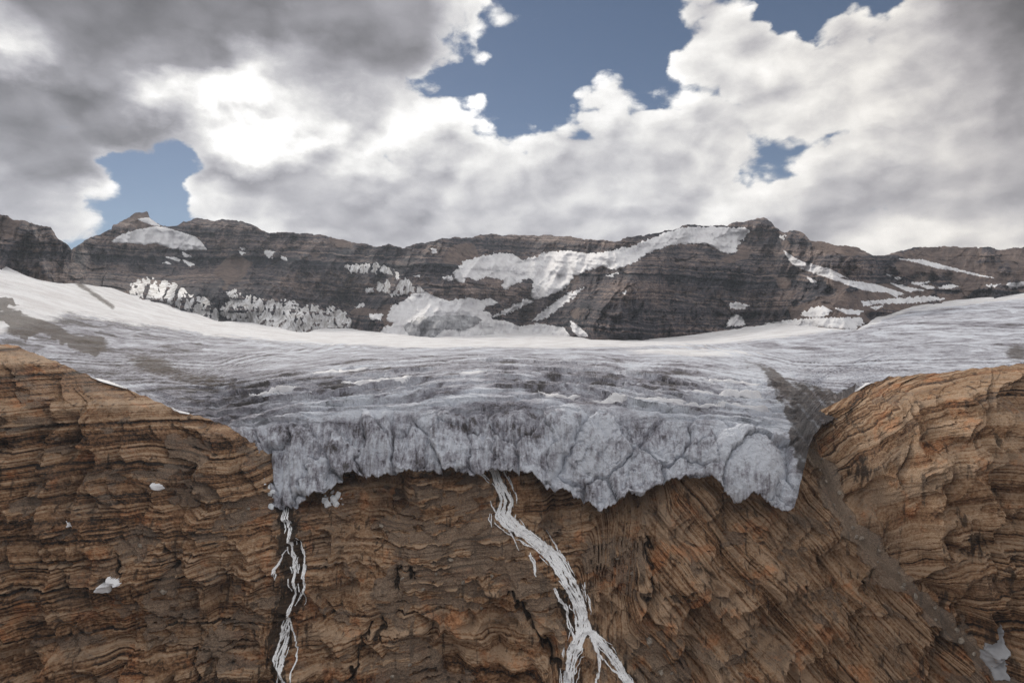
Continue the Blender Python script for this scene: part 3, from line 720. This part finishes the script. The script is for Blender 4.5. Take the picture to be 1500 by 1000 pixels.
for k in (1, 2, 3):
    q = Pm[0].copy(); q[:, 1] += 60 * k * k; q[:, 0] += 60 * k * k * (ML.x - 750) / 1000; q[:, 2] -= 28 * k * k; back.append(q)
Pall = np.concatenate([np.array(back[::-1]), Pm], 0)
e3 = lambda a: np.concatenate([np.repeat(a[:1], 3, 0), a], 0)
mesh_obj('mountain', Pall, gridquads(ML.nr + 3, ML.nc), M_mtn, dict(strata=e3(Sm), scree=e3(mscree)), False, kind='structure')


# ================================================================ SNOW LYING ON THE ROCK
def drape(name, poly, layer, DA, mat, thick, label, cat, group=None, step=1.1, rough=2.2, flute=0., seed=0):
    xs = [p[0] for p in poly]; ys = [p[1] for p in poly]
    gx_, gy_ = np.meshgrid(np.arange(min(xs) - 3, max(xs) + 3.01, step), np.arange(min(ys) - 3, max(ys) + 3.01, step * .8))
    wxx = rough * (perlin(gx_ / 5, gy_ / 5, 140 + seed) + .7 * perlin(gx_ / 2.3, gy_ / 2.3, 141 + seed)); 
    s_ = sdist(gx_ + wxx + flute * perlin(gx_ / 3.2 - gy_ / 9, gy_ * 0, 143), gy_ + wxx * .6 + 4.5 * flute * (.5 - 2 * np.abs(perlin(gx_ / 6 - gy_ / 12, gy_ / 40, 145))), poly)
    onrock = DA.ndim == 3
    base = layer.sample(DA[..., 1] if onrock else DA, gx_, gy_)
    ds = base.copy()
    for _ in range(30 if flute >= .5 else 3): ds[1:-1, 1:-1] = (ds[1:-1, 1:-1] * 2 + ds[:-2, 1:-1] + ds[2:, 1:-1] + ds[1:-1, :-2] + ds[1:-1, 2:]) / 6
    if flute < .5: ds = np.minimum(ds, base)
    cover = np.clip((s_ + .6) / (1.0 if flute >= .5 else 1.8), -1, 1)
    fl = flute * (np.abs(perlin(gx_ / 4.2 - gy_ / 9, gy_ / 45, 147)) * 1.8 - .4 + .4 * perlin(gx_ / 1.9 - gy_ / 4.5, gy_ / 40, 148)) * thick * 1.3
    dep = np.where(s_ > -.9, ds - thick * np.clip(cover, -.3, 1) - fl * np.clip(cover, 0, 1), base + thick * .5)
    P_ = world(gx_, gy_, dep)
    if onrock: P_[..., 0] = layer.sample(DA[..., 0], gx_, gy_); P_[..., 2] = layer.sample(DA[..., 2], gx_, gy_) + .3
    nr, nc = gx_.shape; Q = gridquads(nr, nc); keep = (s_.ravel()[Q] > -.9).sum(1) >= 3
    Q = Q[keep]
    if len(Q) < 2: return None
    used = np.unique(Q); mp = np.full(nr * nc, -1); mp[used] = np.arange(len(used))
    o = mesh_obj(name, P_.reshape(-1, 3)[used], mp[Q], mat, None, True, label=label, category=cat)
    if group: o['group'] = group
    return o


def onm(poly, mat, thick, label, name='snow_patch', cat='snow', group=None, **k):
    if mat is M_flute: thick = 11; k['rough'] = 1.6
    return drape(name, poly, ML, Dm, mat, thick * .5, label, cat, group, **k)


onm([(163, 353), (176, 345), (198, 337), (227, 332), (242, 333), (264, 340), (286, 347), (295, 355), (303, 366), (268, 366), (249, 363), (229, 356), (211, 358), (198, 356), (167, 355)], M_snow, 14, 'smooth white snowfield lying below the blunt summit tower', 'snowfield', 'snowfield', rough=1.2)
onm([(202, 321), (217, 319), (229, 327), (234, 331), (224, 330), (210, 325)], M_snow, 8, 'small white snow cap on the shoulder of the summit tower', rough=.8)
onm([(191, 417), (196, 413), (211, 408), (222, 407), (229, 411), (244, 412), (264, 419), (275, 430), (300, 437), (320, 455), (320, 472), (290, 462), (262, 449), (230, 440), (205, 435), (190, 432)], M_flute, 16, 'fluted dirty icefall below the dark rock wall beside the snow slope', 'icefall', 'icefall', flute=.8)
onm([(323, 450), (338, 442), (332, 429), (345, 424), (352, 430), (356, 437), (369, 432), (386, 441), (404, 441), (413, 439), (433, 443), (439, 452), (457, 446), (474, 452), (492, 448), (506, 456), (514, 466), (514, 478), (510, 482), (470, 482), (448, 490), (426, 487), (393, 478), (356, 473), (334, 468), (323, 458)], M_flute, 18, 'long ragged fluted icefall with dark stripes at the foot of the rock wall', 'icefall', 'icefall', flute=1.0, seed=2)
onm([(505, 389), (534, 386), (546, 385), (560, 388), (574, 396), (582, 408), (574, 403), (560, 399), (548, 400), (538, 399), (528, 400), (514, 399)], M_flute, 10, 'narrow fluted snow apron high on the wall above the cirque', 'snow_apron', 'snow', flute=.7, seed=3)
onm([(576, 395), (582, 399), (586, 409), (594, 408), (608, 416), (620, 423), (623, 428), (608, 430), (600, 426), (588, 433), (576, 432), (564, 427), (552, 426), (553, 415), (561, 413), (568, 410), (580, 418), (582, 412)], M_flute, 12, 'striped snow apron slanting down into the cirque', 'snow_apron', 'snow', flute=.8, seed=4)
onm([(606, 430), (624, 428), (636, 434), (650, 439), (660, 442), (664, 439), (686, 436), (706, 440), (718, 437), (730, 444), (712, 448), (706, 456), (718, 458), (720, 468), (740, 470), (760, 478), (790, 474), (826, 480), (842, 502), (800, 506), (560, 506), (556, 484), (582, 472), (566, 470), (570, 458), (574, 448), (590, 442)], M_snow, 16, 'white cirque glacier filling the hollow between the rock walls', 'cirque_glacier', 'glacier', rough=2.5, seed=5)
onm([(590, 478), (612, 464), (640, 462), (680, 461), (700, 464), (706, 468), (696, 478), (676, 484), (650, 482), (640, 492), (620, 498), (600, 494)], M_dirty, 34, 'grey bare ice bulge sitting in the white cirque glacier', 'ice_bulge', 'ice', seed=6)
onm([(665, 398), (680, 383), (700, 377), (728, 371), (752, 372), (764, 382), (783, 376), (796, 370), (829, 367), (862, 372), (892, 368), (922, 362), (958, 348), (988, 337), (1006, 333), (1044, 332), (1069, 334), (1092, 334), (1098, 338), (1082, 358), (1077, 370), (1060, 370), (1039, 358), (1014, 356), (983, 359), (955, 368), (938, 378), (922, 388), (897, 395), (884, 389), (862, 396), (841, 404), (834, 414), (824, 424), (801, 434), (783, 438), (777, 432), (782, 411), (773, 406), (755, 416), (740, 423), (736, 421), (738, 410), (716, 405), (698, 411), (686, 405), (678, 414), (666, 408)],
    M_snow, 22, 'large white hanging glacier curving down from the flat snowy summit ridge', 'hanging_glacier', 'glacier', rough=2.4, flute=.25, seed=7)
LST = [
    ([(267, 369), (279, 375), (275, 378), (269, 375)], 'below the snowfield, short and pointed'), ([(244, 377), (253, 376), (265, 381), (261, 383), (251, 379)], 'thin curved strip under the snowfield'),
    ([(267, 380), (284, 387), (279, 390), (273, 386)], 'slanting wedge under the snowfield'), ([(237, 385), (246, 384), (251, 387)], 'tiny sliver under the snowfield'),
    ([(386, 366), (402, 369), (396, 379), (391, 375)], 'triangular, alone on the brown ledge under the flat-topped ridge'), ([(352, 363), (359, 364), (355, 367)], 'tiny upper fleck beside a triangular patch'),
    ([(351, 368), (360, 371), (356, 374), (352, 372)], 'small lower fleck beside a triangular patch'), ([(413, 376), (419, 377), (421, 381), (414, 380)], 'small dot past the triangular patch'),
    ([(536, 424), (546, 421), (548, 428), (536, 429)], 'pair-shaped patch on the dark wall left of the striped apron'), ([(521, 450), (532, 443), (534, 446), (524, 452)], 'slim slanting fleck above the icefall end'),
    ([(541, 460), (560, 460), (556, 468), (544, 468)], 'blocky patch beside the cirque glacier edge'), ([(650, 406), (662, 404), (664, 410), (652, 410)], 'small tongue left of the hanging glacier'),
    ([(632, 364), (640, 365), (639, 371), (633, 371)], 'speckled fleck high under the central crest'), ([(604, 403), (616, 403), (614, 405)], 'thin line on the brown central slope'),
    ([(740, 454), (770, 438), (782, 442), (755, 453), (740, 460), (722, 464)], 'streak running down from the hanging glacier tip'), ([(779, 470), (800, 452), (824, 434), (855, 421), (841, 434), (820, 450), (801, 465)], 'long diagonal streak along the edge of the dark buttress'),
    ([(889, 404), (906, 399), (897, 405)], 'small fleck on top of the dark buttress'), ([(911, 429), (917, 425), (915, 431)], 'tiny fleck on the face of the dark buttress'),
    ([(1148, 367), (1162, 377), (1184, 387), (1211, 397), (1230, 407), (1249, 413), (1268, 419), (1285, 421), (1300, 424), (1300, 428), (1270, 426), (1245, 418), (1225, 411), (1200, 402), (1180, 396), (1165, 390), (1157, 382)], 'long thin couloir of snow falling from the brown summit'),
    ([(1186, 386), (1215, 394), (1241, 407), (1230, 405), (1211, 399)], 'second strand beside the long couloir'), ([(1182, 405), (1196, 412), (1194, 415), (1188, 413)], 'short wedge below the long couloir'),
    ([(1142, 347), (1150, 344), (1147, 351)], 'tiny fleck in the notch beside the brown summit'), ([(1067, 445), (1078, 443), (1097, 447), (1091, 452), (1070, 452)], 'flat patch in the shadow under the buttress'),
    ([(1173, 461), (1188, 451), (1205, 448), (1219, 456), (1201, 465), (1184, 463)], 'ragged triangular patch near the glacier margin'), ([(1222, 451), (1249, 454), (1265, 455), (1258, 460), (1241, 460)], 'flat strip near the glacier margin'),
    ([(1063, 478), (1070, 466), (1076, 460), (1087, 464), (1092, 476)], 'pale avalanche cone at the foot of the buttress'), ([(1120, 474), (1154, 469), (1190, 466), (1260, 465), (1266, 474), (1250, 482), (1200, 478), (1150, 478)], 'broad white band where rock meets glacier'),
    ([(1317, 379), (1354, 381), (1376, 387), (1412, 397), (1456, 407), (1438, 405), (1403, 397), (1372, 392), (1346, 385)], 'long tapering streak under the dark rounded ridge'), ([(1244, 411), (1284, 417), (1324, 430), (1313, 435), (1293, 424), (1262, 420)], 'ragged tongue at the lower end of the couloir'),
    ([(1305, 415), (1332, 421), (1354, 425), (1330, 427)], 'wedge pointing away from the couloir tongue'), ([(1335, 415), (1361, 412), (1346, 418)], 'upper sliver of a pair on the dark slope'), ([(1348, 418), (1368, 420), (1359, 423)], 'lower sliver of a pair on the dark slope'),
    ([(1374, 421), (1392, 416), (1403, 419), (1385, 423)], 'lens shape on the dark slope'), ([(1262, 442), (1328, 436), (1363, 434), (1385, 438), (1337, 444), (1284, 444), (1266, 449)], 'long ragged strip just above the glacier rim'),
    ([(1275, 450), (1295, 447), (1282, 453)], 'short strip just above the glacier rim'), ([(1445, 418), (1467, 416), (1451, 421)], 'thin dash low on the dark ridge'), ([(1475, 415), (1503, 413), (1503, 418), (1480, 423)], 'pale wedge low on the dark ridge'),
    ([(1299, 402), (1308, 402), (1306, 405)], 'tiny dash high on the dark slope'), ([(1311, 407), (1318, 406), (1316, 410)], 'tiny dot high on the dark slope'), ([(836, 470), (850, 480), (862, 492), (850, 494), (838, 484)], 'streaked snow among rubble at the cirque mouth')]
for i, (poly, txt) in enumerate(LST):
    onm(poly, M_snow, 7, 'white snow patch, ' + txt, group='snow patches on the mountain rock', rough=2.6, step=.7, seed=10 + i)

# snow left in the near cliff
def onc(poly, mat, thick, label, **k):
    return drape('snow_patch', poly, CL, Pr, mat, thick, label, 'snow', 'old snow left on the brown cliff', **k)
onc([(155, 857), (164, 847), (173, 837), (182, 840), (193, 844), (188, 850), (178, 847), (172, 856), (167, 864), (160, 864)], M_snow, 2.5, 'hooked white snow patch under a black cleft in the brown cliff', rough=.8)
onc([(221, 711), (226, 707), (234, 708), (239, 711), (238, 717), (232, 720), (224, 716)], M_snow, 2.5, 'small rounded white snow lump on a brown ledge', rough=.6)
onc([(104, 761), (112, 763), (119, 767), (112, 767)], M_snow, 1.5, 'thin white snow sliver on the brown strata', rough=.3)
onc([(1441, 941), (1453, 939), (1467, 930), (1477, 922), (1480, 944), (1483, 967), (1488, 1003), (1467, 1003), (1460, 987), (1443, 967)], M_dirty, 1.2, 'grey dirty snow sheet at the bottom of the rock gully', rough=1.5)
onc([(250, 592), (262, 596), (276, 607), (264, 606)], M_snow, 3, 'white snow wedge between brown shoulder and grey ice', rough=.6)
onc([(133, 552), (150, 556), (184, 570), (160, 564)], M_snow, 3, 'long thin snow strip along the crest of the brown shoulder', rough=.5)
onc([(1252, 567), (1262, 556), (1280, 555), (1276, 562), (1258, 570)], M_snow, 3, 'bright snow patch tucked behind the crest of the striped dome', rough=.6)


# ================================================================ WATERFALLS
def strand(name, pts, widths, parent=None, seed=0, lift=1.2, mat=None, **props):
    pts = np.array(pts, float); seg = np.hypot(*np.diff(pts, axis=0).T); L = np.concatenate([[0], np.cumsum(seg)])
    n = max(int(L[-1] / 1.2), 6); u = np.linspace(0, L[-1], n)
    cx = np.interp(u, L, pts[:, 0]) + 1.8 * perlin(u / 11, u * 0, 160 + seed); cy = np.interp(u, L, pts[:, 1])
    tx = np.gradient(cx); ty = np.gradient(cy); nn = np.hypot(tx, ty); nx, ny = -ty / nn, tx / nn
    wd = np.interp(np.linspace(0, 1, n), np.linspace(0, 1, len(widths)), widths) * (1 + .5 * perlin(u / 7, u * 0, 170 + seed) + .5 * perlin(u / 2.6, u * 0, 171 + seed)); wd = np.maximum(wd, .5) * 1.12
    m_ = 9; a = np.linspace(-1, 1, m_)
    gx_ = cx[:, None] + nx[:, None] * a * wd[:, None] * .5 * (1 + .3 * perlin(u[:, None] / 4 + a * 0, a * 9 + u[:, None] * 0, 175 + seed))
    gy_ = cy[:, None] + ny[:, None] * a * wd[:, None] * .5
    base = CL.sample(Dr, gx_, gy_)
    near = base.copy()
    for _ in range(3): near[1:-1] = np.minimum(near[1:-1], (near[:-2] + near[2:] + near[1:-1]) / 3)
    dep = near - lift * (1.15 - a ** 2) - .6 * fb(gx_ / 2.5, gy_ / 6, 180 + seed, 2)
    dep[:, 0] = near[:, 0] + .4; dep[:, -1] = near[:, -1] + .4
    SP = np.stack([CL.sample(Pr[..., 0], gx_, gy_), dep, CL.sample(Pr[..., 2], gx_, gy_) + .25], -1)
    return mesh_obj(name, SP, gridquads(n, m_), mat or M_water, dict(across=np.abs(a)[None] + 0 * gx_), True, parent=parent, **props)


def fall(label, strands, seed):
    e = bpy.data.objects.new('waterfall', None); COL.objects.link(e)
    e['label'] = label; e['category'] = 'waterfall'; e.empty_display_size = 5
    x, y = strands[0][0][0]
    e.location = world(np.array(float(x)), np.array(float(y)), CL.sample(Dr, np.array([float(x)]), np.array([float(y)]))[0]).tolist()
    rr = random.Random(seed)
    extra = []
    for p, wds in strands[:3]:
        wm = max(wds)
        for k in range(int(len(p) * (3 if wm > 9 else 2))):
            a = rr.randrange(len(p) - 1); t = rr.random(); cx = p[a][0] * (1 - t) + p[a + 1][0] * t; cy = p[a][1] * (1 - t) + p[a + 1][1] * t
            o = rr.choice((-1, 1)) * wm * rr.uniform(.35, .8); L = rr.uniform(8, 26); sl = (p[a + 1][0] - p[a][0]) / max(abs(p[a + 1][1] - p[a][1]), 3)
            extra.append(([(cx + o, cy), (cx + o * .95 + sl * L * .5 + rr.uniform(-1.5, 1.5), cy + L * .5), (cx + o * .8 + sl * L, cy + L)], [rr.uniform(.7, 1.6), rr.uniform(1.2, 2.4), .7]))
    for i, (p, wds) in enumerate(list(strands) + extra):
        wm = max(wds); k = max(1, int(round(wm / 2.6)))
        for j in range(k):
            off = 0 if k == 1 else (j + .5) / k * 2 - 1
            q = []
            for m_, (ax, ay) in enumerate(p):
                ww = wds[min(int(m_ / len(p) * len(wds)), len(wds) - 1)]
                q.append((ax + (off * .42 * ww + rr.uniform(-.16, .16) * ww if k > 1 else 0), ay + (rr.uniform(-2, 2) if k > 1 else 0)))
            o = strand('water_strand', q, wds if k == 1 else [max(2.0, ww / k * rr.uniform(1.0, 2.1)) for ww in wds], None, seed * 3 + i * 7 + j, lift=rr.uniform(.25, .8))
            o.parent = e; o.matrix_parent_inverse = __import__('mathutils').Matrix.Translation(e.location).inverted()
    return e


fall('broad white waterfall pouring from under the ice and splitting low down', [
    (WF, [10, 15, 22, 21, 28, 22, 24, 21, 23, 21, 23, 26]), (WFa, [20, 16, 18, 22, 24]), (WFb, [12, 10, 12, 11, 12]),
    ([(745, 778), (755, 795), (760, 806)], [3, 2, 1]), ([(776, 812), (783, 825), (784, 842)], [3, 4, 2]), ([(812, 862), (822, 880), (832, 895), (833, 915), (842, 935)], [3, 5, 4, 3, 3]),
    ([(868, 932), (876, 955), (878, 975), (870, 1000), (865, 1030)], [6, 5, 3, 3, 2]), ([(800, 780), (812, 800), (830, 830), (842, 850)], [2, 2, 3, 2]), ([(878, 960), (895, 980), (912, 996)], [3, 2, 3])], 0)
fall('thin braided waterfall down a dark wet cleft at the ice corner', [
    (LF, [2, 2.2, 2.4, 2.6, 3, 3, 3, 5, 7, 8, 9, 9]), ([(436, 785), (441, 810), (446, 845), (446, 865), (434, 882)], [1.5, 2, 2.4, 2, 1.6]), ([(420, 805), (409, 825), (407, 845)], [1.6, 1.6, 1.4]),
    ([(421, 905), (410, 930), (406, 960), (408, 990), (406, 1020)], [2.5, 3, 3, 2.4, 2]), ([(423, 905), (428, 935), (434, 965), (436, 1000)], [2, 2.5, 2.5, 2])], 20)


# ================================================================ FALLEN ICE AND BOULDERS
M_block = snow_material('fallen_ice', (.62, .66, .70), (.85, .87, .90), .2)
def stone_mat():
    m, n, b, pos = new_mat('pale_boulder')
    c = n.ramp(n.noise(pos, .8, 5), [(.3, (.16, .135, .11)), (.7, (.40, .34, .28))]); n.l.new(c, b.inputs['Base Color']); b.inputs['Roughness'].default_value = .9
    return m
M_stone = stone_mat()
def lump(name, x, y, r, mat, label, cat, group, seed):
    rr = np.random.default_rng(seed)
    ico = [(-1, PHI, 0), (1, PHI, 0), (-1, -PHI, 0), (1, -PHI, 0), (0, -1, PHI), (0, 1, PHI), (0, -1, -PHI), (0, 1, -PHI), (PHI, 0, -1), (PHI, 0, 1), (-PHI, 0, -1), (-PHI, 0, 1)]
    F = [(0, 11, 5), (0, 5, 1), (0, 1, 7), (0, 7, 10), (0, 10, 11), (1, 5, 9), (5, 11, 4), (11, 10, 2), (10, 7, 6), (7, 1, 8), (3, 9, 4), (3, 4, 2), (3, 2, 6), (3, 6, 8), (3, 8, 9), (4, 9, 5), (2, 4, 11), (6, 2, 10), (8, 6, 7), (9, 8, 1)]
    V = np.array(ico) / 1.9 * (.65 + .7 * rr.random((12, 1))) * np.array([1, .8, .75 + .6 * rr.random()]) * r
    d_ = float(CL.sample(Dr, np.array([float(x)]), np.array([float(y)]))[0])
    o = mesh_obj(name, V, np.array(F), mat, None, False, label=label, category=cat, group=group)
    x_, z_ = (float(CL.sample(Pr[..., k], np.array([float(x)]), np.array([float(y)]))[0]) for k in (0, 2)); o.location = (x_, d_ - r * .2, z_ + r * .25); o.rotation_euler = (rr.random(), rr.random(), rr.random() * 6)
    return o
PHI = 1.618
for i, (x, y, r) in enumerate([(396, 712, 2.0), (399, 722, 3.4), (404, 734, 4.2), (398, 742, 3.6), (408, 743, 2.6), (417, 741, 2.4), (470, 738, 3.2), (478, 742, 4.4), (486, 735, 4.8), (493, 728, 3.4), (490, 742, 3.6), (482, 726, 2.6), (499, 741, 2.4)] + [(394 + 3.1 * k % 17, 706 + 7.3 * k % 38, 1.0 + .37 * k % 1.1) for k in range(9)] + [(466 + 5.3 * k % 34, 727 + 3.7 * k % 17, 1.0 + .41 * k % 1.2) for k in range(12)]):
    r *= .72
    lump('ice_block', x, y, r, M_block, 'white fallen ice block in the rubble at the corner of the ice wall' if x < 440 else 'white fallen ice block piled on the ledge under the ice wall', 'ice block',
         'fallen ice at the ice corner' if x < 440 else 'fallen ice on the ledge', 300 + i)
for i, (x, y, r) in enumerate([(660, 818, 2.2), (946, 934, 3.0), (556, 775, 2.0), (705, 889, 1.4), (620, 862, 1.3), (640, 838, 1.2), (590, 846, 1.2), (680, 850, 1.5), (720, 842, 1.3), (968, 985, 1.6), (985, 1000 - 12, 1.3), (905, 820, 1.3), (925, 838, 1.4), (240, 868, 2.0), (228, 905, 1.4), (205, 800, 1.3), (365, 745, 1.5), (1262, 790, 1.4), (1330, 866, 1.6), (600, 975, 1.4), (575, 990, 1.3)] + [(np.interp(q, [p[1] for p in GUL], [p[0] for p in GUL]) + 9 * math.sin(q * 1.7), q, .9 + .9 * (math.sin(q * 3.1) ** 2)) for q in range(640, 985, 17)]):
    gl = i > 20
    lump('boulder', x, y, r, M_stone, 'pale stone lying in the grey scree chute of the diagonal gully' if gl else 'pale boulder lying on the grey scree of the cliff', 'boulder', 'stones in the gully' if gl else 'boulders on the scree', 400 + i)

# valley floor far below, closing the place off towards the viewer
M_val, nv, bv, pv = new_mat('valley_rubble')
nv.l.new(nv.ramp(nv.noise(pv, .02, 6, .65), [(.3, (.16, .145, .13)), (.7, (.30, .27, .24))]), bv.inputs['Base Color']); bv.inputs['Roughness'].default_value = 1
gx_, gy_ = np.meshgrid(np.linspace(-2500, 2500, 60), np.linspace(-2500, 420, 60))
zz = -345 + 10 * fb(gx_ / 200, gy_ / 200, 190, 4)
mesh_obj('valley_floor', np.stack([gx_, gy_, zz], -1), gridquads(60, 60)[:, ::-1], M_val, None, True, kind='structure')

# thin mountain air
M_haze = bpy.data.materials.new('haze'); M_haze.use_nodes = True
hn = NT(M_haze.node_tree); hn.n.clear()
ho = hn.n.new('ShaderNodeOutputMaterial'); pvn = hn.n.new('ShaderNodeVolumePrincipled'); hn.l.new(pvn.outputs[0], ho.inputs['Volume'])
pvn.inputs['Color'].default_value = (.80, .88, 1, 1); pvn.inputs['Density'].default_value = .000036; pvn.inputs['Anisotropy'].default_value = .3
x0, x1, y0, y1, z0_, z1 = -5200, 5200, -2700, 6000, -380, 1150
bv_ = [(x, y, z) for z in (z0_, z1) for y in (y0, y1) for x in (x0, x1)]
mesh_obj('haze', np.array(bv_), np.array([(0, 2, 3, 1), (4, 5, 7, 6), (0, 1, 5, 4), (2, 6, 7, 3), (0, 4, 6, 2), (1, 3, 7, 5)]), M_haze, None, False, kind='stuff', label='thin blue mountain haze filling the air', category='haze')
